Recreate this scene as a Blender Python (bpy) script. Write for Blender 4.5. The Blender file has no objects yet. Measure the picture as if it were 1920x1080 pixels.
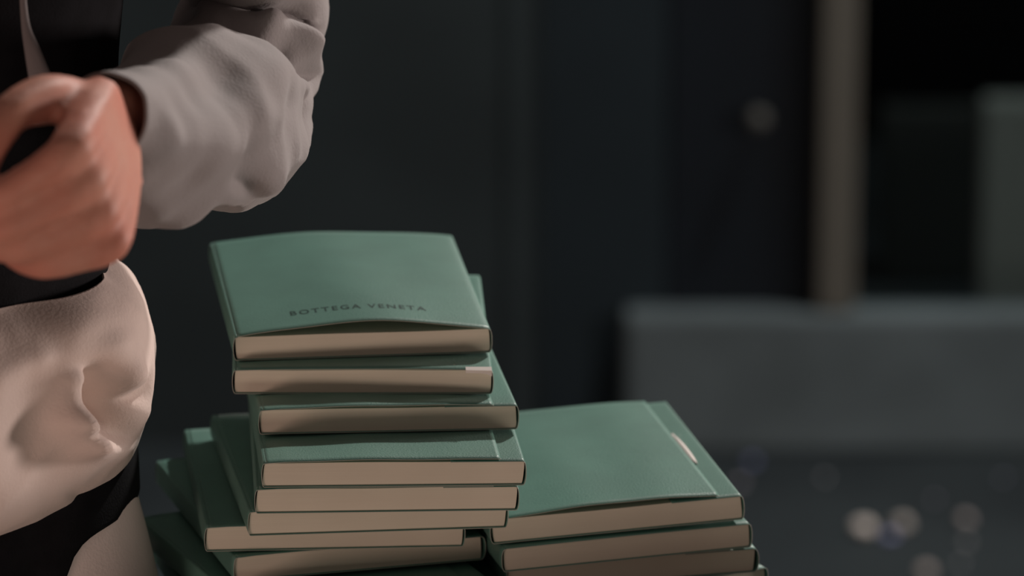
import bpy, bmesh, math, random
from mathutils import Vector, Matrix, noise, Euler

random.seed(7)
S = bpy.context.scene
C = S.collection

# ------------------------------------------------------------------ camera
PITCH = 0.290884
DIST = 3.00122
FPX = 9914.19
CAM = Vector((0, -DIST * math.cos(PITCH), DIST * math.sin(PITCH)))
FW = Vector((0, math.cos(PITCH), -math.sin(PITCH)))
UP = Vector((0, math.sin(PITCH), math.cos(PITCH)))
cd = bpy.data.cameras.new('camera')
cam = bpy.data.objects.new('camera', cd); C.objects.link(cam)
cam.location = CAM
cam.rotation_euler = (math.pi / 2 - PITCH, 0, 0)
cd.sensor_width = 36.0
cd.lens = FPX * 36.0 / 1920.0
cd.clip_start = 0.05
cd.dof.use_dof = True
cd.dof.focus_distance = 2.985
cd.dof.aperture_fstop = 5.0
S.camera = cam

# ------------------------------------------------------------------ world, key lamp, added fills, exposure
W = bpy.data.worlds.new('dusk'); S.world = W; W.use_nodes = True
bg = W.node_tree.nodes['Background']
bg.inputs[0].default_value = (1.0, 0.78, 0.70, 1)
bg.inputs[1].default_value = 0.09


def lamp(name, loc, target, power, size, colour, shape='DISK', size_y=None):
    l = bpy.data.lights.new(name, 'AREA'); l.shape = shape; l.size = size
    l.energy = power; l.color = colour
    if size_y: l.size_y = size_y
    o = bpy.data.objects.new(name, l); C.objects.link(o)
    o.location = loc
    o.rotation_euler = (Vector(target) - Vector(loc)).to_track_quat('-Z', 'Y').to_euler()
    return o


lamp('key_lamp', (1.12, 2.08, 1.75), (0, 0.1, -0.1), 62, 0.14, (1.0, 0.93, 0.87))
lamp('front_bounce_fill', (0.95, -2.5, -0.74), (0, 0, -.1), 9.0, 1.1, (1.0, 0.89, 0.75), 'RECTANGLE', 0.34)  # added fill, stands in for light bounced up off the floor
lamp('left_pink_fill', (-1.2, -1.9, -0.60), (0, 0, -.1), 9.5, 0.7, (1.0, 0.68, 0.58), 'RECTANGLE', 0.45)  # added pink fill to lift the left spines, no known source
lamp('side_rim_fill', (2.1, 0.75, 0.06), (0, 0, -.05), 36, 0.45, (1.0, 0.84, 0.78))  # added low fill for right-hand rims and the gradient on the arched cover

S.view_settings.view_transform = 'Standard'
S.view_settings.look = 'None'
S.view_settings.gamma = 1.0
S.view_settings.use_curve_mapping = False
S.view_settings.exposure = 0.0


# ------------------------------------------------------------------ helpers
def at(px, py, d):
    """point seen at pixel (px, py) of the 1920x1080 frame, d metres along the lens axis"""
    return CAM + FW * d + Vector(((px - 960) * d / FPX, 0, 0)) + UP * ((540 - py) * d / FPX)


def mat(name, col, rough=0.6, spec=0.5, nscale=0, namt=0.0, bump=0.0, bscale=200, sheen=0, metal=0, col2=None):
    m = bpy.data.materials.new(name); m.use_nodes = True
    nt = m.node_tree; b = nt.nodes['Principled BSDF']
    b.inputs['Base Color'].default_value = (*col, 1)
    b.inputs['Roughness'].default_value = rough
    b.inputs['Specular IOR Level'].default_value = spec
    b.inputs['Metallic'].default_value = metal
    if sheen:
        b.inputs['Sheen Weight'].default_value = sheen
    tc = nt.nodes.new('ShaderNodeTexCoord')
    if nscale:
        n = nt.nodes.new('ShaderNodeTexNoise'); n.inputs['Scale'].default_value = nscale
        n.inputs['Detail'].default_value = 5
        nt.links.new(tc.outputs['Object'], n.inputs['Vector'])
        mx = nt.nodes.new('ShaderNodeMix'); mx.data_type = 'RGBA'
        c2 = col2 or tuple(c * (1 - namt) for c in col)
        mx.inputs['A'].default_value = (*col, 1); mx.inputs['B'].default_value = (*c2, 1)
        cr = nt.nodes.new('ShaderNodeMapRange'); cr.inputs[1].default_value = .35; cr.inputs[2].default_value = .65
        nt.links.new(n.outputs[0], cr.inputs[0]); nt.links.new(cr.outputs[0], mx.inputs['Factor'])
        nt.links.new(mx.outputs['Result'], b.inputs['Base Color'])
    if bump:
        n2 = nt.nodes.new('ShaderNodeTexNoise'); n2.inputs['Scale'].default_value = bscale
        n2.inputs['Detail'].default_value = 4
        nt.links.new(tc.outputs['Object'], n2.inputs['Vector'])
        bp = nt.nodes.new('ShaderNodeBump'); bp.inputs['Strength'].default_value = bump
        bp.inputs['Distance'].default_value = 0.001
        nt.links.new(n2.outputs[0], bp.inputs['Height']); nt.links.new(bp.outputs[0], b.inputs['Normal'])
    return m


def mesh_obj(name, verts, faces, mats, parent=None, smooth=True, fmat=None):
    me = bpy.data.meshes.new(name); me.from_pydata([tuple(v) for v in verts], [], faces)
    for m in (mats if isinstance(mats, (list, tuple)) else [mats]):
        me.materials.append(m)
    if fmat:
        for p, k in zip(me.polygons, fmat): p.material_index = k
    for p in me.polygons: p.use_smooth = smooth
    me.update()
    o = bpy.data.objects.new(name, me); C.objects.link(o)
    if parent: o.parent = parent
    return o


def tag(o, label, cat, group=None):
    o['label'] = label; o['category'] = cat
    if group: o['group'] = group
    return o


def empty(name, loc=(0, 0, 0)):
    o = bpy.data.objects.new(name, None); C.objects.link(o); o.location = loc
    o.empty_display_size = 0.05
    return o


def box(name, lo, hi, m, parent=None, bevel=0.0, seg=2):
    bm = bmesh.new()
    bmesh.ops.create_cube(bm, size=1)
    for v in bm.verts:
        v.co = Vector([lo[i] + (v.co[i] + .5) * (hi[i] - lo[i]) for i in range(3)])
    if bevel:
        bmesh.ops.bevel(bm, geom=bm.edges[:], offset=bevel, segments=seg, affect='EDGES', profile=0.5)
    me = bpy.data.meshes.new(name); bm.to_mesh(me); bm.free(); me.materials.append(m)
    o = bpy.data.objects.new(name, me); C.objects.link(o)
    if parent: o.parent = parent
    return o


def struct(o):
    o['kind'] = 'structure'; return o


def spline(P, t):
    """Catmull-Rom through list of equal-length tuples, t in 0..1"""
    n = len(P) - 1; x = min(max(t, 0), 1) * n; i = min(int(x), n - 1); u = x - i
    p0 = P[max(i - 1, 0)]; p1 = P[i]; p2 = P[i + 1]; p3 = P[min(i + 2, n)]
    return [0.5 * (2 * b + (c - a) * u + (2 * a - 5 * b + 4 * c - d) * u * u + (3 * b - a - 3 * c + d) * u ** 3)
            for a, b, c, d in zip(p0, p1, p2, p3)]


# ------------------------------------------------------------------ materials
M = {}
M['cover'] = mat('green_cover_paper', (0.118, 0.268, 0.218), 0.42, 0.5, 35, 0.1, 0.25, 900, sheen=0.06)
M['cover_edge'] = mat('cover_cut_edge', (0.42, 0.40, 0.35), 0.5, 0.4)
M['print'] = mat('debossed_lettering', (0.022, 0.05, 0.044), 0.55, 0.3)
M['tab'] = mat('white_paper_tab', (0.78, 0.72, 0.68), 0.6, 0.3)
M['sleeve'] = mat('pale_jacket_cloth_shade', (0.27, 0.243, 0.24), 0.75, 0.25, 30, 0.06, 0.3, 500, sheen=0.15)  # same cloth as the hem, darkened: the sleeve's weaker light is in the colour
M['jacket'] = mat('pale_jacket_cloth_lit', (0.72, 0.58, 0.52), 0.75, 0.25, 30, 0.06, 0.3, 500, sheen=0.15)  # same cloth as the sleeve, paler: the hem's stronger light is in the colour
M['trouser'] = mat('pale_trouser_cloth', (0.85, 0.72, 0.68), 0.8, 0.2, 40, 0.06, 0.3, 500)
M['black'] = mat('black_knit', (0.010, 0.010, 0.012), 0.9, 0.1, 60, 0.3, 0.3, 700)
M['skin'] = mat('skin', (0.56, 0.265, 0.195), 0.55, 0.3, 25, 0.18, 0.2, 400, col2=(0.55, 0.21, 0.15))
M['skin'].node_tree.nodes['Principled BSDF'].inputs['Subsurface Weight'].default_value = 0.1
M['skin'].node_tree.nodes['Principled BSDF'].inputs['Subsurface Radius'].default_value = (0.01, 0.004, 0.002)
M['skin'].node_tree.nodes['Principled BSDF'].inputs['Subsurface Scale'].default_value = 0.5
M['hair'] = mat('dark_hair', (0.02, 0.014, 0.01), 0.5, 0.4, 80, 0.4, 0.8, 90)
M['asphalt'] = mat('dark_paving', (0.028, 0.038, 0.043), 0.65, 0.2, 3.0, 0.5, 0.8, 60, col2=(0.015, 0.021, 0.025))
M['plinth'] = mat('grey_stone_plinth', (0.128, 0.170, 0.188), 0.8, 0.2, 5, 0.35, 0.4, 80)
M['post'] = mat('grey_painted_post', (0.105, 0.107, 0.094), 0.6, 0.3, 8, 0.1)
M['pier'] = mat('grey_green_panel', (0.150, 0.175, 0.170), 0.8, 0.2, 5, 0.15)
M['pier2'] = mat('dark_grey_panel', (0.026, 0.032, 0.032), 0.8, 0.2, 5, 0.15)
M['wallgreen'] = mat('charcoal_green_render', (0.028, 0.041, 0.046), 0.85, 0.15, 4, 0.25)
M['walltrim'] = mat('lighter_charcoal_strip', (0.033, 0.048, 0.054), 0.85, 0.15, 4, 0.25)
M['navy'] = mat('near_black_door', (0.004, 0.009, 0.015), 0.6, 0.2, 4, 0.3)
M['door'] = mat('charcoal_door', (0.014, 0.024, 0.031), 0.7, 0.15, 4, 0.25)
M['void'] = mat('unlit_interior', (0.0012, 0.0014, 0.002), 0.95, 0.0)  # near-black colour stands in for the darkness of the room
M['knob'] = mat('dull_metal', (0.07, 0.075, 0.072), 0.6, 0.3)
M['wood'] = mat('dark_stained_wood', (0.05, 0.036, 0.028), 0.5, 0.4, 12, 0.4)
M['leather'] = mat('off_white_leather', (0.7, 0.66, 0.62), 0.5, 0.4, 30, 0.08)

# cream page block: fine leaf lines across the thickness, seen on the three cut sides
pm = mat('cream_page_edges', (0.74, 0.68, 0.56), 0.85, 0.1)
M['pages'] = pm
nt = pm.node_tree; b = nt.nodes['Principled BSDF']
tc = nt.nodes.new('ShaderNodeTexCoord'); mp = nt.nodes.new('ShaderNodeMapping')
mp.inputs['Scale'].default_value = (2.5, 2.5, 5200)
n = nt.nodes.new('ShaderNodeTexNoise'); n.inputs['Scale'].default_value = 1.0; n.inputs['Detail'].default_value = 2
nt.links.new(tc.outputs['Object'], mp.inputs[0]); nt.links.new(mp.outputs[0], n.inputs['Vector'])
n3 = nt.nodes.new('ShaderNodeTexNoise'); n3.inputs['Scale'].default_value = 14
nt.links.new(tc.outputs['Object'], n3.inputs['Vector'])
ad = nt.nodes.new('ShaderNodeMath'); ad.operation = 'ADD'
nt.links.new(n.outputs[0], ad.inputs[0]); nt.links.new(n3.outputs[0], ad.inputs[1])
mr = nt.nodes.new('ShaderNodeMapRange'); mr.inputs[1].default_value = .6; mr.inputs[2].default_value = 1.4
nt.links.new(ad.outputs[0], mr.inputs[0])
mx = nt.nodes.new('ShaderNodeMix'); mx.data_type = 'RGBA'
mx.inputs['A'].default_value = (0.60, 0.54, 0.44, 1); mx.inputs['B'].default_value = (0.78, 0.71, 0.59, 1)
nt.links.new(mr.outputs[0], mx.inputs['Factor']); nt.links.new(mx.outputs['Result'], b.inputs['Base Color'])
bp = nt.nodes.new('ShaderNodeBump'); bp.inputs['Strength'].default_value = .25; bp.inputs['Distance'].default_value = .0003
nt.links.new(n.outputs[0], bp.inputs['Height']); nt.links.new(bp.outputs[0], b.inputs['Normal'])

# dust specks on the green cover: sparse pale dots
nt = M['cover'].node_tree; b = nt.nodes['Principled BSDF']
src = b.inputs['Base Color'].links[0].from_socket
tc = nt.nodes.new('ShaderNodeTexCoord')
vo = nt.nodes.new('ShaderNodeTexVoronoi'); vo.inputs['Scale'].default_value = 75
nt.links.new(tc.outputs['Object'], vo.inputs['Vector'])
lt = nt.nodes.new('ShaderNodeMath'); lt.operation = 'LESS_THAN'; lt.inputs[1].default_value = 0.045
nt.links.new(vo.outputs['Distance'], lt.inputs[0])
sp = nt.nodes.new('ShaderNodeSeparateColor'); nt.links.new(vo.outputs['Color'], sp.inputs[0])
gt = nt.nodes.new('ShaderNodeMath'); gt.operation = 'GREATER_THAN'; gt.inputs[1].default_value = 0.84
nt.links.new(sp.outputs[0], gt.inputs[0])
ml = nt.nodes.new('ShaderNodeMath'); ml.operation = 'MULTIPLY'
nt.links.new(lt.outputs[0], ml.inputs[0]); nt.links.new(gt.outputs[0], ml.inputs[1])
m2 = nt.nodes.new('ShaderNodeMath'); m2.operation = 'MULTIPLY'; m2.inputs[1].default_value = .7
nt.links.new(ml.outputs[0], m2.inputs[0])
mx = nt.nodes.new('ShaderNodeMix'); mx.data_type = 'RGBA'; mx.inputs['B'].default_value = (.6, .62, .58, 1)
nt.links.new(src, mx.inputs['A']); nt.links.new(m2.outputs[0], mx.inputs['Factor'])
nt.links.new(mx.outputs['Result'], b.inputs['Base Color'])

# ------------------------------------------------------------------ setting: ground, plinth, shopfront
GZ = -0.92
FY = 2.46                     # front of the plinth


def fx(px, y, row=400):       # x of a pixel column at plane y
    d = (y - CAM.y) / (FW.y + UP.y * (540 - row) / FPX)
    return (px - 960) * d / FPX


def fz(row, y):               # z of a pixel row at plane y
    k = (540 - row) / FPX
    d = (y - CAM.y) / (FW.y + UP.y * k)
    return CAM.z + d * (FW.z + UP.z * k)


struct(box('floor', (-3, -2.2, GZ - .1), (3, 4.6, GZ), M['asphalt']))
# plinth: stone base of the shopfront with a joint between its blocks
pl = struct(box('trim_1', (fx(1172, FY), FY, GZ), (2.6, FY + .05, fz(590, FY)), M['plinth'], bevel=.008))
# mullion and its neighbour out of frame
struct(box('trim_2', (fx(1536, FY), FY + .006, fz(590, FY)), (fx(1606, FY), FY + .046, 1.3), M['post'], bevel=.004))
struct(box('trim_3', (1.6, FY + .03, fz(590, FY)), (1.64, FY + .07, 1.3), M['post'], bevel=.004))
# the wall left of the plinth, with a shallow pilaster strip
struct(box('wall_left', (-3, FY + .03, GZ), (fx(1012, FY), FY + .22, 1.5), M['wallgreen']))
struct(box('door_2', (fx(1014, FY), FY + .034, GZ), (fx(1252, FY), FY + .06, 1.3), M['door'], bevel=.002))
struct(box('trim_4', (fx(955, FY + .06), FY + .0285, GZ), (fx(1003, FY + .06), FY + .03, 1.5), M['walltrim'], bevel=.004))
# the dark door above the plinth
dr = struct(box('door_1', (fx(1254, FY), FY + .032, fz(590, FY)), (fx(1540, FY), FY + .05, 1.3), M['navy'], bevel=.003))
bm = bmesh.new(); bmesh.ops.create_uvsphere(bm, u_segments=24, v_segments=12, radius=.011)
bmesh.ops.create_cone(bm, cap_ends=True, segments=20, radius1=.006, radius2=.006, depth=.02,
                      matrix=Matrix.Translation((0, .012, 0)) @ Matrix.Rotation(math.pi / 2, 4, 'X'))
me = bpy.data.meshes.new('door_knob'); bm.to_mesh(me); bm.free(); me.materials.append(M['knob'])
kn = bpy.data.objects.new('door_knob', me); C.objects.link(kn); kn.parent = dr
kn.location = (fx(1422, FY + .01, 225), FY + .012, fz(225, FY + .01))
# wide opening right of the mullion: unlit room behind, low cabinets inside
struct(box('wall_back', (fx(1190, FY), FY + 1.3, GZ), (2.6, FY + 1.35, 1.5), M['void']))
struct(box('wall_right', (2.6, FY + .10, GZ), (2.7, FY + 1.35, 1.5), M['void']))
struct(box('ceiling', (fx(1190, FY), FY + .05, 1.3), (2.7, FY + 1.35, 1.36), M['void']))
c1 = box('cabinet', (fx(1838, FY + .2), FY + .20, GZ), (1.5, FY + .235, fz(190, FY + .2)), M['pier'], bevel=.006)
tag(c1, 'pale grey cabinet at the right edge behind the mullion', 'cabinet')
c2 = box('cabinet', (fx(1648, FY + .62), FY + .62, GZ), (fx(1900, FY + .62), FY + .655, fz(205, FY + .62)), M['pier2'], bevel=.006)
tag(c2, 'darker grey cabinet deeper in, between mullion and pale cabinet', 'cabinet')

# window glass
gm = bpy.data.materials.new('thin_window_glass'); gm.use_nodes = True
nt = gm.node_tree; nt.nodes.clear()
ou = nt.nodes.new('ShaderNodeOutputMaterial'); tr = nt.nodes.new('ShaderNodeBsdfTransparent')
gl = nt.nodes.new('ShaderNodeBsdfGlossy'); gl.inputs['Roughness'].default_value = .05
ms = nt.nodes.new('ShaderNodeMixShader'); ms.inputs[0].default_value = .008
tr.inputs[0].default_value = (.85, .88, .88, 1)
nt.links.new(tr.outputs[0], ms.inputs[1]); nt.links.new(gl.outputs[0], ms.inputs[2]); nt.links.new(ms.outputs[0], ou.inputs[0])
struct(box('window_1', (fx(1606, FY), FY + .030, fz(590, FY)), (1.6, FY + .034, 1.3), gm))

# pebbles and chips on the paving, coloured to stand in for blurred glints
PEB = [(1620, 1000, .0165, (0.75, .72, .68), 'brightest pale round pebble on the paving right of the books'),
       (1692, 992, .0150, (0.55, .53, .50), 'pale flat pebble just right of the brightest pebble'),
       (1668, 1012, .0100, (0.30, .34, .62), 'small blue glass chip between the two brightest pebbles'),
       (1810, 982, .0115, (0.50, .46, .46), 'dull pinkish pebble at the far right of the paving'),
       (1812, 1022, .0070, (0.40, .42, .45), 'small grey pebble just below the dull pinkish pebble'),
       (1410, 872, .0085, (0.20, .24, .48), 'dim blue chip near the plinth above the right book stack'),
       (1386, 912, .0080, (0.36, .35, .42), 'dim grey lilac pebble beside the right edge of the right book stack'),
       (1735, 1078, .0130, (0.50, .46, .44), 'pale pebble cut by the bottom edge of the picture'),
       (1545, 900, .0060, (0.35, .38, .42), 'tiny grey chip on the paving below the mullion'),
       (1800, 1062, .0060, (0.36, .38, .42), 'tiny grey chip right of the pebble cut by the bottom edge'),
       (1752, 940, .0050, (0.34, .34, .44), 'tiny lilac chip above the bright pebbles'),
       (1880, 900, .0050, (0.30, .33, .45), 'tiny blue chip nearest the right edge of the picture')]
for i, (px, py, r, col, lab) in enumerate(PEB):
    k = math.tan(PITCH + math.atan((py - 540) / FPX)); y = CAM.y + (CAM.z - GZ) / k
    y = min(y, FY - .03)
    x = fx(px, y, py)
    bm = bmesh.new(); bmesh.ops.create_icosphere(bm, subdivisions=3, radius=1)
    rr = random.Random(i)
    sx, sy, sz = r * .62 * rr.uniform(.9, 1.15), r * .62 * rr.uniform(.9, 1.1), r * .42
    for v in bm.verts:
        n_ = noise.noise(v.co * 1.3 + Vector((i * 7, 0, 0)))
        v.co = Vector((v.co.x * sx, v.co.y * sy, v.co.z * sz)) * (1 + .22 * n_)
    zmin = min(v.co.z for v in bm.verts)
    for f in bm.faces: f.smooth = True
    chip = 'chip' in lab
    nm = 'glass_chip' if chip else 'pebble'
    me = bpy.data.meshes.new(nm); bm.to_mesh(me); bm.free()
    me.materials.append(mat('glint_coloured_stone', col, .35 if chip else .6, .5, 60, .2))
    o = bpy.data.objects.new(nm, me); C.objects.link(o); o.location = (x, y, GZ - zmin)
    tag(o, lab, 'chip' if chip else 'pebble', 'pebbles and chips on the paving')

# ------------------------------------------------------------------ table under the books (just below the picture)
TZ = -0.2195
tb = empty('side_table', (0, -.03, GZ))
tag(tb, 'dark wooden side table carrying both stacks of green books', 'table')
def rel(p, root): return (p[0] - root.location.x, p[1] - root.location.y, p[2] - root.location.z)
box('tabletop', rel((-.150, -.295, TZ - .025), tb), rel((.25, .115, TZ), tb), M['wood'], tb, .004)  # front and left edges set by how they block the low fills
for x in (-.125, .225):
    for y in (-.27, .09):
        box('leg', rel((x - .017, y - .017, GZ), tb), rel((x + .017, y + .017, TZ - .025), tb), M['wood'], tb, .003)
for y in (-.27, .09):
    box('apron', rel((-.108, y - .009, TZ - .085), tb), rel((.208, y + .009, TZ - .0255), tb), M['wood'], tb, .002)

# ------------------------------------------------------------------ books
BW, BL, BT = .148, .1842, .01434


def make_book(idx, x, y, z, th, ro, pt, label, flap=True, bulge=(.0012, .0008), skew=0.0, title=False, tab=False,
              open_amt=.0, rag=0, group='green paperback notebooks in the two stacks', gapL=.0007, gapR=.0011, flapx=.0135):
    root = empty('book', (x, y, z))
    root.rotation_euler = (math.atan(math.tan(pt)), -math.atan(math.tan(ro)), th)
    tag(root, label, 'book', group)
    rr = random.Random(100 + idx)
    hw = BW / 2
    # page block, a slightly eased slab: cross-section profile swept along y
    ct = .00045
    z0, z1 = ct, BT - ct
    lean = rr.uniform(-.0006, .0006)
    prof = []
    def side(sgn, n=8):
        out = []
        for k in range(n + 1):
            u = k / n
            out.append((sgn * (hw - .0002 - .0007 * (2 * u - 1) ** 4 * .6) + lean * (u - .5) * 2, z0 + (z1 - z0) * u))
        return out
    R_ = side(1); L_ = side(-1)[::-1]
    nx = 24
    topw = [(R_[-1][0] + (L_[0][0] - R_[-1][0]) * k / nx, z1) for k in range(1, nx)]
    botw = [(L_[-1][0] + (R_[0][0] - L_[-1][0]) * k / nx, z0) for k in range(1, nx)]
    prof = R_ + topw + L_ + botw
    V = []; F = []; ny = 10; N = len(prof)
    ph = rr.uniform(0, 6)
    for j in range(ny + 1):
        v = .0012 + (BL - .0024) * j / ny
        for (px_, pz_) in prof:
            wav = .0003 * math.sin(px_ * 60 + ph)
            V.append((px_, v + (rr.uniform(-.00005, .00005)), pz_ + (wav if pz_ > BT / 2 else 0) * (0 if abs(px_) > hw - .004 else 1) * .5))
    for j in range(ny):
        for k in range(N):
            a = j * N + k; b_ = j * N + (k + 1) % N
            F.append((a, a + N, b_ + N, b_))
    F.append(tuple(range(N))); F.append(tuple(reversed(range(ny * N, ny * N + N))))
    pg = mesh_obj('page_block', V, F, M['pages'], root, smooth=False)

    def lift(xx, v):
        """how far the top sheet stands off the pages at (x, y)"""
        u = (xx + hw) / BW; w_ = v / BL
        amp = bulge[0] * (1 - w_) + bulge[1] * w_
        s = max(0, min(1, u)); s = s ** (1 + skew) if skew >= 0 else 1 - (1 - s) ** (1 - skew)
        h = amp * math.sin(math.pi * s) ** .85
        h += amp * .12 * math.sin(s * 9 + ph + w_ * 2) * math.sin(math.pi * s)
        if rag: h += rag * math.sin(s * 14 + ph) * math.sin(math.pi * s) * (1 - w_)
        return h

    def sheet(profile_fn, name, n, m_edge=True, th_=.00032, zo=0):
        ny = 26
        V = []; F = []
        for j in range(ny + 1):
            v = -.0006 + (BL + .0012) * j / ny
            for k in range(n + 1):
                V.append(profile_fn(k / n, v))
        for j in range(ny):
            for k in range(n):
                a = j * (n + 1) + k
                F.append((a, a + 1, a + n + 2, a + n + 1))
        o = mesh_obj(name, V, F, [M['cover'], M['cover_edge']], root, smooth=True)
        md = o.modifiers.new('thickness', 'SOLIDIFY'); md.thickness = th_; md.offset = 0
        md.material_offset_rim = 1; md.use_even_offset = True
        return o

    # wrap: [inner strip on top] -> right fold -> bottom -> left fold -> top
    def arc(sgn, u, gap, v):
        """fold round one long side; u 0 at the bottom, 1 at the top"""
        a = math.pi * (u - .5)
        xx = sgn * (hw - .0012 + (gap + .0012) * math.cos(a) ** .62)
        zz = BT / 2 + (BT / 2 - .0002) * math.sin(a)
        return xx, zz
    def wrap(t, v):
        if flap:
            segs = [('strip', .16), ('R', .2), ('bot', .3), ('L', .2), ('stub', .14)]
        else:
            segs = [('topfull', .4), ('R', .2), ('bot', .2), ('L', .2)]
        acc = 0
        for nme, ln in segs:
            if t <= acc + ln + 1e-9: u = (t - acc) / ln; break
            acc += ln
        u = min(max(u, 0), 1)
        if nme == 'strip':
            xx = hw - .042 + (.042 - .0012) * u
            return (xx, v, BT - .0002)
        if nme == 'R':
            xx, zz = arc(1, 1 - u, gapR, v); return (xx, v, zz)
        if nme == 'bot':
            return (hw - .0012 - (BW - .0024) * u, v, .0002)
        if nme == 'L':
            xx, zz = arc(-1, u, gapL, v); return (xx, v, zz)
        if nme == 'stub':
            xx = -hw + .0012 + .0005 * u
            return (xx, v, BT - .0002 + lift(xx, v))
        if nme == 'topfull':
            xx = -hw + .0012 + (BW - .0024) * u
            return (xx, v, BT - .0002 + lift(xx, v))
    if flap:
        sheet(wrap, 'cover', 100)
        def fl(t, v):
            x0 = -hw + .0017; x1 = hw - flapx
            xx = x0 + (x1 - x0) * t
            e = .00045 * min(1, t * 12)
            return (xx, v, BT - .0002 + e + lift(xx, v) + open_amt * t ** 6)
        f = sheet(fl, 'front_flap', 60)
    else:
        sheet(wrap, 'cover', 120)
    if tab:
        # white paper tongue showing in the slot beside the flap
        V = []; F = []
        x0 = hw - flapx - .0006; 
        for j in range(9):
            u = j / 8; v = .062 + .056 * u
            wd = .0044 * math.sin(math.pi * min(max(u * .9 + .06, 0), 1)) ** .2
            for k in range(4):
                V.append((x0 + wd * k / 3, v, BT + .0006 + .0014 * math.sin(k / 3 * math.pi)))
        for j in range(8):
            for k in range(3):
                a = j * 4 + k; F.append((a, a + 1, a + 5, a + 4))
        o = mesh_obj('closure_tab', V, F, M['tab'], root)
        o['label'] = 'white paper tongue in the slot of the cover'
        md = o.modifiers.new('thickness', 'SOLIDIFY'); md.thickness = .0003
    if idx == 1:  # pale sliver added as the sunlit highlight on this page corner
        V = []; F = []
        for j in range(7):
            u = j / 6; xx = hw - .0150 + .0150 * u
            dz = .0005 + .0016 * max(0, u - .75) * 4
            for k, (yy, zz) in enumerate(((.003, .0017), (-.0016 - .0010 * u, .0012), (-.0018 - .0014 * u, -dz))):
                V.append((xx, yy, BT - .0007 + zz))
        for j in range(6):
            for k in range(2):
                a = j * 3 + k; F.append((a, a + 1, a + 4, a + 3))
        o = mesh_obj('sunlit_page_sliver', V, F, M['tab'], root, smooth=False)
        o['label'] = 'added pale sliver standing in for sunlight on the page corner'
        md = o.modifiers.new('thickness', 'SOLIDIFY'); md.thickness = .0002
    if title:
        cu = bpy.data.curves.new('title', 'FONT'); cu.body = 'BOTTEGA VENETA'; cu.size = 1; cu.space_character = 1.28
        cu.resolution_u = 3; cu.offset = .012
        to = bpy.data.objects.new('tmp', cu); C.objects.link(to)
        dg = bpy.context.evaluated_depsgraph_get()
        tm = bpy.data.meshes.new_from_object(to.evaluated_get(dg))
        bpy.data.objects.remove(to)
        xs = [v.co.x for v in tm.vertices]; ys = [v.co.y for v in tm.vertices]
        w0, w1 = min(xs), max(xs); h1 = max(ys)
        X0, X1, Y0, H = title
        for v in tm.vertices:
            xx = X0 + (X1 - X0) * (v.co.x - w0) / (w1 - w0); vv = Y0 + H * v.co.y / h1
            v.co = Vector((xx, vv, BT + .00008 + lift(xx, vv)))
        tm.materials.clear(); tm.materials.append(M['print'])
        to = bpy.data.objects.new('title_lettering', tm); C.objects.link(to); to.parent = root
        to['label'] = 'line of small dark debossed capitals'
    return root


GL = 'books of the tall left stack'
GR = 'books of the low right stack'
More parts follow.
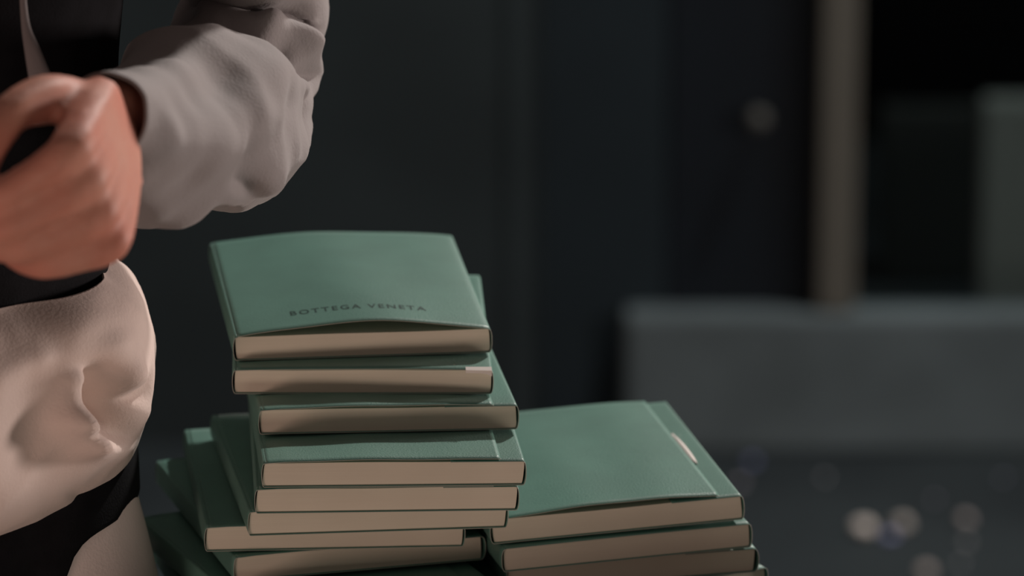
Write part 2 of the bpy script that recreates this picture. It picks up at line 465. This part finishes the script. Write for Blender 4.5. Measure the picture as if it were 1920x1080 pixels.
# x, y, z, turn, roll, pitch
B = [
 (-0.0861, 0.0465, -0.0553, 0.1311, -0.0067, 0.0185, 'green book on top of the tall left stack, lettering on its arched cover',
    dict(flap=False, bulge=(.0070, .0048), skew=0, title=(-.040, .0395, .0235, .0078), group=GL, gapL=.0014, gapR=.0010)),
 (-0.0858, 0.0255, -0.0712, 0.0448, -0.0140, 0.0122, 'second green book from the top of the tall left stack, pale sliver for its sunlit page corner',
    dict(flap=False, bulge=(.0010, .0008), group=GL, gapL=.0012, gapR=.0010)),
 (-0.0707, 0.0039, -0.0871, 0.1374, -0.0240, -0.0007, 'third green book from the top of the tall left stack, pages in shade',
    dict(bulge=(.0012, .0008), group=GL, rag=.0003)),
 (-0.0669, -0.0436, -0.1039, 0.0983, -0.0237, -0.0008, 'fourth green book from the top of the left stack, flap half in sunlight',
    dict(bulge=(.0013, .0005), group=GL, open_amt=.0008, rag=.0003)),
 (-0.0710, -0.0394, -0.1207, 0.0666, -0.0090, 0.0001, 'fifth green book from the top of the left stack, below the half sunlit flap',
    dict(bulge=(.0003, .0003), group=GL)),
 (-0.0764, -0.0263, -0.1372, 0.1704, -0.0250, -0.0080, 'sixth green book from the top of the left stack, just above the book jutting left',
    dict(bulge=(.0003, .0003), group=GL)),
 (-0.1017, -0.0099, -0.1534, 0.1252, -0.0240, -0.0069, 'seventh green book from the top of the left stack, pushed out to the left',
    dict(bulge=(.0004, .0004), group=GL, gapL=.0009)),
 (-0.0881, -0.0021, -0.1693, 0.3083, -0.0187, -0.0032, 'eighth green book from the top of the left stack, turned askew with shaded pages',
    dict(bulge=(.0004, .0004), group=GL, gapR=.0022)),
 (0.0615, 0.0125, -0.1507, 0.2125, 0.0290, -0.0046, 'top green book of the low right stack, white tab beside its flap',
    dict(bulge=(.0034, .0026), skew=.25, tab=True, group=GR, rag=.0004, gapL=.0016)),
 (0.0671, 0.0110, -0.1673, 0.2647, 0.0110, -0.0009, 'second green book of the low right stack, wedge of shadow above its pages',
    dict(flap=False, bulge=(.0003, .0003), group=GR, gapL=.0016)),
 (0.0696, 0.0180, -0.1833, 0.2248, 0.0020, -0.0002, 'third green book of the low right stack, its pages in shade',
    dict(bulge=(.0003, .0003), group=GR, gapR=.0022)),
 (-0.078, -0.040, -0.1870, 0.430, -0.016, -.001, 'ninth green book from the top of the left stack, only its left corner showing',
    dict(bulge=(.0003, .0003), group=GL)),
 (-0.0985, -0.034, -0.2030, 0.27, -0.008, 0, 'green book second from the table in the left stack',
    dict(bulge=(.0002, .0002), group=GL)),
 (-0.080, -0.012, -0.2188, 0.15, 0.0, 0, 'lowest green book of the left stack, lying on the table',
    dict(bulge=(.0001, .0001), group=GL)),
 (0.0830, 0.014, -0.1996, 0.470, 0.0, 0, 'fourth green book of the right stack, sunlit cover poking out lower right',
    dict(bulge=(.0003, .0003), group=GR)),
 (0.0800, 0.0, -0.2188, 0.10, 0.0, 0, 'lowest green book of the right stack, lying on the table',
    dict(bulge=(.0030, .0030), group=GR)),
]
for i, (x, y, z, th, ro, pt, lab, kw) in enumerate(B):
    make_book(i, x, y, z, th, ro, pt, lab, **kw)

# ------------------------------------------------------------------ person
PX, PY = -0.375, 0.02
person = empty('person', (PX, PY, GZ))
tag(person, 'standing person in pale puffy jacket and black top, hand half closed beside the books', 'person')
PL = person.location


def ploc(p): return Vector(p) - PL


def skin_piece(pts, edges, rad, sub=2):
    me = bpy.data.meshes.new('tmp'); me.from_pydata([tuple(p) for p in pts], edges, [])
    o = bpy.data.objects.new('tmp', me); C.objects.link(o)
    md = o.modifiers.new('s', 'SKIN'); md.use_smooth_shade = True
    for i, r in enumerate(rad):
        sv = me.skin_vertices[0].data[i]
        sv.radius = (r, r) if not isinstance(r, tuple) else r
        sv.use_root = (i == 0)
    m2_ = o.modifiers.new('u', 'SUBSURF'); m2_.levels = sub
    dg = bpy.context.evaluated_depsgraph_get()
    r = bpy.data.meshes.new_from_object(o.evaluated_get(dg))
    V = [v.co.copy() for v in r.vertices]; F = [tuple(p.vertices) for p in r.polygons]
    bpy.data.objects.remove(o)
    return V, F


PV, PF = [], []
def add(VF):
    V, F = VF; k = len(PV)
    PV.extend(V); PF.extend([tuple(i + k for i in f) for f in F])


def chain(pts, rad, sub=2): add(skin_piece(pts, [(i, i + 1) for i in range(len(pts) - 1)], rad, sub))


def hand(wrist, Fd, Ud, curl=(50, 118, 165), side=1, sc=1.0):
    """palm, four curled fingers and a thumb; side = +1 puts the thumb on Fd x Ud"""
    Fd = Vector(Fd).normalized(); Ud = Vector(Ud); Ud = (Ud - Fd * Ud.dot(Fd)).normalized()
    Sd = Fd.cross(Ud).normalized() * side
    def P(f, s, u): return Vector(wrist) + (Fd * f + Sd * s + Ud * u) * sc
    # palm: fan of metacarpals
    for s0, s1, r in ((.010, .028, .0125), (.004, .008, .013), (-.006, -.012, .0125), (-.013, -.031, .0115)):
        chain([P(-.01, s0 * .8, 0), P(.03, (s0 + s1) / 2, .002), P(.075, s1, .003), P(.088, s1, 0)],
              [.015 * sc, .0155 * sc, r * sc, .0105 * sc], 1)
    for s, L_, da, k in ((.0285, (.043, .026, .020), 4, 0), (.0085, (.047, .030, .021), 0, 1),
                         (-.0115, (.043, .028, .020), 3, 2), (-.031, (.034, .021, .018), 8, 3)):
        p = P(.082, s, 0); pts = [P(.06, s, 0), p]; rad = [.010 * sc, .0115 * sc]
        for j, (l, a) in enumerate(zip(L_, curl)):
            a = math.radians(a + da)
            p2 = p + (Fd * math.cos(a) - Ud * math.sin(a) + Sd * (-.16 * (s / .03))) * l * sc
            pts.append(p + (p2 - p) * .5); rad.append((.0092, .0084, .0076)[j] * sc)
            pts.append(p2); rad.append((.0096, .0084, .0062)[j] * sc)
            p = p2
        chain(pts, rad, 2)
    chain([P(.005, .014, -.006), P(.032, .036, -.016), P(.056, .046, -.028), P(.076, .040, -.040), P(.092, .028, -.048)],
          [.013 * sc, .015 * sc, .0112 * sc, .0105 * sc, .0075 * sc], 2)


# joints
SH_R = Vector((-.205, .03, .455)); SH_L = Vector((-.545, .03, .455))   # screen right / left shoulders
ELB = at(505, 215, 3.04)
WR = at(200, 208, 2.77)
HF = (Vector((-.05, -.95, -.28))).normalized()
ELB2 = Vector((-.625, .0, .16)); WR2 = Vector((-.60, -.20, .05))
base = Vector((PX, PY, 0))
# torso, neck, head as one chain with shoulders and hips
pts = [Vector((PX, PY, -.02)), Vector((PX, PY, .12)), Vector((PX, PY + .01, .28)), Vector((PX, PY + .02, .42)),
       Vector((PX, PY + .02, .50)), Vector((PX, PY, .57)), Vector((PX, PY - .02, .65)), Vector((PX, PY - .01, .74)),
       SH_R, Vector((-.165, .035, .26)), WR, SH_L, ELB2, WR2,
       Vector((PX + .085, PY, -.10)), Vector((PX + .095, PY - .02, -.46)), Vector((PX + .10, PY + .02, -.84)), Vector((PX + .105, PY - .11, -.885)),
       Vector((PX - .085, PY, -.10)), Vector((PX - .095, PY - .02, -.46)), Vector((PX - .10, PY + .02, -.84)), Vector((PX - .105, PY - .11, -.885)),
       at(445, -40, 3.06), at(455, 110, 3.06), at(430, 215, 3.01), at(330, 250, 2.91), at(235, 236, 2.81)]
rad = [(.13, .09), (.12, .09), (.14, .10), (.13, .09), .055, .058, (.072, .085), (.065, .08),
       .050, .038, .026, .050, .034, .024,
       .065, .050, .036, .03, .065, .050, .036, .03, .030, .030, .028, .026, .024]
edges = [(0, 1), (1, 2), (2, 3), (3, 4), (4, 5), (5, 6), (6, 7), (3, 8), (8, 9), (9, 22), (22, 23), (23, 24), (24, 25), (25, 26), (26, 10), (3, 11), (11, 12), (12, 13),
         (0, 14), (14, 15), (15, 16), (16, 17), (0, 18), (18, 19), (19, 20), (20, 21)]
add(skin_piece(pts, edges, rad, 2))
hand(WR + HF * .005, HF, (.95, -.05, .30), side=1, sc=1.0, curl=(62, 118, 155))
hand(WR2, (.25, -.75, -.45), (-.3, -.3, .9), side=-1)
# face: nose, chin, ears
hc = Vector((PX, PY - .02, .665))
chain([hc + Vector((0, -.075, .03)), hc + Vector((0, -.098, -.005))], [.009, .013], 1)
chain([hc + Vector((0, -.05, -.06)), hc + Vector((0, -.075, -.075))], [.03, .018], 1)
chain([hc + Vector((-.02, -.082, -.038)), hc + Vector((.02, -.082, -.038))], [.007, .007], 1)
for sg in (-1, 1):
    chain([hc + Vector((sg * .074, 0, -.02)), hc + Vector((sg * .083, .008, .02))], [.009, .012], 1)
me = bpy.data.meshes.new('tmp'); me.from_pydata([tuple(v) for v in PV], [], PF)
to = bpy.data.objects.new('tmp', me); C.objects.link(to)
rm = to.modifiers.new('r', 'REMESH'); rm.mode = 'VOXEL'; rm.voxel_size = .0032
sm = to.modifiers.new('sm', 'SMOOTH'); sm.iterations = 4; sm.factor = .5
dg = bpy.context.evaluated_depsgraph_get()
bmsh = bpy.data.meshes.new_from_object(to.evaluated_get(dg)); bpy.data.objects.remove(to)
bmsh.name = 'body'
for v in bmsh.vertices: v.co = v.co - PL
for p in bmsh.polygons: p.use_smooth = True
bmsh.materials.clear(); bmsh.materials.append(M['skin'])
body = bpy.data.objects.new('body', bmsh); C.objects.link(body); body.parent = person
# eyes and hair (above the picture)
for sg in (-1, 1):
    bm = bmesh.new(); bmesh.ops.create_uvsphere(bm, u_segments=16, v_segments=10, radius=.012)
    me = bpy.data.meshes.new('eye'); bm.to_mesh(me); bm.free(); me.materials.append(M['tab'])
    e = bpy.data.objects.new('eye', me); C.objects.link(e); e.parent = person
    e.location = ploc(hc + Vector((sg * .03, -.074, .018)))
bm = bmesh.new(); bmesh.ops.create_icosphere(bm, subdivisions=5, radius=1)
for v in list(bm.verts):
    c = v.co.copy()
    k = 1 + .05 * noise.noise(c * 5)
    v.co = hc + Vector((c.x * .089 * k, .012 + c.y * .103 * k, .035 + c.z * .105 * k)) - PL
    if c.y < -.45 and c.z < .45: v.co.y += .06
me = bpy.data.meshes.new('hair'); bm.to_mesh(me); bm.free(); me.materials.append(M['hair'])
for p in me.polygons: p.use_smooth = True
hr = bpy.data.objects.new('hair', me); C.objects.link(hr); hr.parent = person


def loft(name, path, radii, m, nring=90, nseg=96, disp=None, up=(0, 0, 1), parent=person, thick=.0015, ang=(0, 2 * math.pi),
         closed=True, zs=None):
    """cloth tube along a path; radii are (a, b) pairs; disp(s, angle, point) pushes the surface out"""
    V = []; F = []
    Pc = [tuple(p) for p in path]; Rc = [tuple(r) if isinstance(r, (tuple, list)) else (r, r) for r in radii]
    upv = Vector(up); prev = None
    ns = nseg if closed else nseg + 1
    for j in range(nring + 1):
        s = j / nring
        c = Vector(spline(Pc, s)); t = (Vector(spline(Pc, min(1, s + .01))) - Vector(spline(Pc, max(0, s - .01)))).normalized()
        if prev is None:
            a = (upv - t * upv.dot(t)).normalized()
        else:
            a = (prev - t * prev.dot(t)).normalized()
        prev = a; b_ = t.cross(a)
        ra, rb = spline(Rc, s)
        for k in range(ns):
            g = ang[0] + (ang[1] - ang[0]) * k / nseg
            n_ = (a * math.cos(g) * rb + b_ * math.sin(g) * ra)
            q = c + n_
            nn = (a * math.cos(g) + b_ * math.sin(g)).normalized()
            if disp: q = q + nn * disp(s, g, q)
            if zs: q = q + Vector((0, 0, zs(s, g)))
            V.append(q - PL)
    for j in range(nring):
        for k in range(nseg):
            k2 = (k + 1) % ns if closed else k + 1
            F.append((j * ns + k, (j + 1) * ns + k, (j + 1) * ns + k2, j * ns + k2))
    o = mesh_obj(name, V, F, m, parent)
    md = o.modifiers.new('thickness', 'SOLIDIFY'); md.thickness = thick; md.offset = -1
    return o


def gauss(x, w): return math.exp(-(x / w) ** 2)


def adiff(a, b): return (a - b + math.pi) % (2 * math.pi) - math.pi


def folds(L, s, g):
    """L: (s0, g0, s1, g1, width, height) ridge segments on the (s, angle) chart"""
    h = 0
    for s0, g0, s1, g1, w, hh in L:
        ds = s1 - s0; dgv = adiff(g1, g0)
        k_ = .18                      # angle to length ratio
        vx, vy = ds, dgv * k_; qx, qy = s - s0, adiff(g, g0) * k_
        L2 = vx * vx + vy * vy + 1e-9; t = max(0, min(1, (qx * vx + qy * vy) / L2))
        dx, dy = qx - vx * t, qy - vy * t
        h += hh * math.exp(-(dx * dx + dy * dy) / (w * w)) * (math.sin(math.pi * (.15 + .7 * t)))
    return h


def ridged(p, sc, st=(1, 1, 1)):
    q = Vector((p.x * st[0], p.y * st[1], p.z * st[2])) * sc
    return 1 - abs(noise.noise(q)) * 2


# --- the sleeve towards the books: shoulder -> elbow -> cuff
ELc = ELB
CU = at(192, 226, 2.765)
pathS = [SH_R + Vector((-.02, 0, .02)), SH_R + Vector((.01, .01, -.08)), Vector((-.165, .035, .26)), at(480, -40, 3.06), at(462, 90, 3.06),
         at(432, 205, 3.01), at(368, 246, 2.93), at(285, 268, 2.86), CU]
radS = [(.075, .07), (.070, .065), (.058, .058), (.038, .040), (.040, .044), (.047, .050), (.052, .049), (.045, .044), (.0235, .0225)]


def sculpt(feats, p):
    """cloth ridges (+) and creases (-) along 3-D segments, on the side of the cloth near them"""
    h = 0
    for a, b, w, hh in feats:
        d = b - a; t = max(0, min(1, (p - a).dot(d) / d.length_squared)); q = p - a - d * t
        al = q.dot(FW); q = q - FW * al
        if abs(al) < .07:
            h += hh * math.exp(-q.length_squared / (w * w)) * (1 - (al / .07) ** 2)
    return h


def feat(d, L):
    out = []
    for pts_, w, hh in L:
        for (x0, y0), (x1, y1) in zip(pts_, pts_[1:]): out.append((at(x0, y0, d), at(x1, y1, d), w, hh))
    return out


SF = feat(3.0, [([(390, 25), (500, 50), (610, 70)], .006, .006),
                ([(430, 70), (530, 95), (625, 160)], .006, -.009),
                ([(585, 180), (600, 260)], .005, -.006)]) + \
     feat(2.93, [([(250, 110), (400, 100), (520, 150)], .012, .006),
                 ([(345, 222), (415, 232), (455, 285), (462, 345)], .008, -.010),
                 ([(385, 285), (415, 330), (435, 365)], .007, .006),
                 ([(350, 300), (375, 345)], .006, -.007),
                 ([(490, 230), (480, 330)], .010, .006),
                 ([(300, 210), (325, 290), (310, 350)], .007, .006),
                 ([(330, 385), (420, 400)], .008, -.008)])


def d_sleeve(s, g, p):
    h = .0045 * (ridged(p, 16, (1, 1, 1.6)) - .6) + .0022 * noise.noise(p * 55)
    # gathered rings round the elbow and behind the cuff
    h += .0020 * gauss(s - .60, .10) * math.sin(s * 75 + 2.2 * math.sin(g * 1.0 + .4) + 3 * noise.noise(p * 9))
    h += .0012 * gauss(s - .93, .05) * math.sin(s * 170 + 1.5 * math.sin(g * 2))
    h += .004 * gauss(s - .80, .14) * math.sin(g * 5 + s * 26)
    if s < .55:
        h += .003 * math.sin(s * 60 + 1.8 * math.sin(g + 1)) * gauss(s - .42, .14)
    return h * .7 + 1.4 * sculpt(SF, p)


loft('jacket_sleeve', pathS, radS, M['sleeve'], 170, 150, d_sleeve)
# other sleeve, left of the picture
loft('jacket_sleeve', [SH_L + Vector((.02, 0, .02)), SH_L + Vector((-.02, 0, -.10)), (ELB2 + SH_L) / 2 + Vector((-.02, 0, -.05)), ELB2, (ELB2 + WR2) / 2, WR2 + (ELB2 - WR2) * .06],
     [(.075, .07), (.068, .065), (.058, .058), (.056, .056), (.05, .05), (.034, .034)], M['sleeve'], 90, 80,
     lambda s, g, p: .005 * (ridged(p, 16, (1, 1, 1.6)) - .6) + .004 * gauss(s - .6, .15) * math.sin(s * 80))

# --- black top
def tail(s, g):
    k = max(0, 1 - s / .35); c = adiff(g, 0)
    side_ = 1 / (1 + math.exp(-(abs(math.sin(g)) - .74) / .03))
    return -k * .11 * (1 - side_)


loft('black_top', [(PX, PY, -.13), (PX, PY, -.08), (PX, PY, .0), (PX, PY, .07), (PX, PY, .16), (PX, PY + .01, .30), (PX, PY + .02, .42), (PX, PY + .02, .475), (PX, PY + .015, .52)],
     [(.158, .138), (.155, .130), (.144, .110), (.148, .112), (.155, .118), (.170, .122), (.165, .11), (.09, .08), (.062, .062)], M['black'], 90, 140,
     lambda s, g, p: .003 * noise.noise(p * 22), up=(0, -1, 0), zs=tail)

# --- jacket: puffed hem round the hips, open front above
HB = PY - .005


def d_hem(s, g, p):
    # g = 0 faces the lens (-y); the picture shows g towards +x
    h = .010 * (ridged(p, 8, (1, 1, .8)) - .55) + .0035 * (ridged(p, 22) - .5)
    for (g0, s0, wg, ws, hh) in FH:
        h += hh * math.exp(-(adiff(g, g0) / wg) ** 2 - ((s - s0) / ws) ** 2)
    h += .004 * math.sin(g * 11 + 4 * noise.noise(Vector((g, s * 3, 0)))) * gauss(s - .05, .12)
    h += .004 * math.sin(g * 13 + 3 * noise.noise(Vector((g, s * 3, 5)))) * gauss(s - .95, .10)
    return h * .8 + 1.15 * sculpt(HFT, p)


FH = []
HFT = feat(2.93, [([(178, 705), (200, 750), (218, 800)], .0105, -.018),
                  ([(148, 700), (148, 770), (175, 815), (225, 835)], .006, .010),
                  ([(190, 640), (225, 700), (245, 770)], .008, .007),
                  ([(245, 735), (268, 700)], .005, -.014),
                  ([(268, 672), (280, 700)], .005, .006),
                  ([(255, 775), (250, 830)], .009, .009),
                  ([(150, 905), (220, 850)], .005, -.006),
                  ([(60, 700), (90, 830)], .022, -.010),
                  ([(0, 690), (70, 660)], .008, .006),
                  ([(150, 590), (230, 580)], .020, .006)])
def hem_drop(s, g):
    return -.024 * (1 - s) * max(0, math.cos(g))

loft('jacket_hem', [(PX, HB, -.090), (PX, HB, -.098), (PX, HB, -.085), (PX, HB, -.060), (PX, HB, -.03), (PX, HB, -.004), (PX, HB, .008)],
     [(.140, .112), (.152, .135), (.163, .155), (.170, .166), (.168, .160), (.158, .140), (.142, .112)], M['jacket'], 100, 260, d_hem, up=(0, -1, 0), zs=hem_drop)
loft('jacket_back', [(PX, PY, .0), (PX, PY + .005, .12), (PX, PY + .01, .28), (PX, PY + .015, .42), (PX, PY + .02, .50)],
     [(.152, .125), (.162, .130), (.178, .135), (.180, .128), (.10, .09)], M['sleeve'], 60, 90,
     lambda s, g, p: .005 * (ridged(p, 12) - .6), up=(0, -1, 0), ang=(2.15, 2 * math.pi - 2.15), closed=False)
# light cord hanging on the black top
cp = [at(40, -60, 2.87), at(47, 40, 2.865), at(62, 100, 2.86), at(86, 185, 2.855), at(95, 230, 2.855)]
loft('drawcord', cp, [(.0012, .0012), (.0018, .0015), (.004, .0018), (.007, .002), (.008, .002)], M['sleeve'], 40, 12, None, up=(0, -1, 0), thick=.0005)

# --- trousers, shoes
def leg_path(sg):
    return [(PX + sg * .060, PY, -.09), (PX + sg * .080, PY - .005, -.20), (PX + sg * .092, PY - .012, -.36), (PX + sg * .097, PY - .01, -.52),
            (PX + sg * .10, PY + .01, -.70), (PX + sg * .10, PY + .0, -.865)]
for sg in (1, -1):
    loft('trouser_leg', leg_path(sg), [(.085, .09), (.090, .095), (.090, .092), (.082, .082), (.078, .080), (.075, .085)], M['trouser'], 90, 90,
         lambda s, g, p: .006 * (ridged(p, 9, (1, 1, .5)) - .55) + .005 * gauss(s - .97, .08) * math.sin(s * 90 + 2 * math.sin(g)), up=(0, -1, 0))
    V = []; F = []
    prof = [(.045, .0, .05), (.040, .03, .075), (-.02, .042, .080), (-.06, .045, .062), (-.12, .046, .045), (-.165, .034, .032), (-.18, .012, .022)]
    n = 20
    for (yy, wd, hh) in prof:
        for k in range(n):
            a = 2 * math.pi * k / n
            zz = math.sin(a)
            V.append((sg * .102 + math.cos(a) * max(wd, .008), yy, max(0, hh * .5 + zz * hh * .5) if zz < 0 else hh * .5 + zz * hh * .5))
    for j in range(len(prof) - 1):
        for k in range(n):
            F.append((j * n + k, j * n + (k + 1) % n, (j + 1) * n + (k + 1) % n, (j + 1) * n + k))
    F.append(tuple(reversed(range(n)))); F.append(tuple(range((len(prof) - 1) * n, len(prof) * n)))
    sh = mesh_obj('shoe', V, F, M['leather'], person)
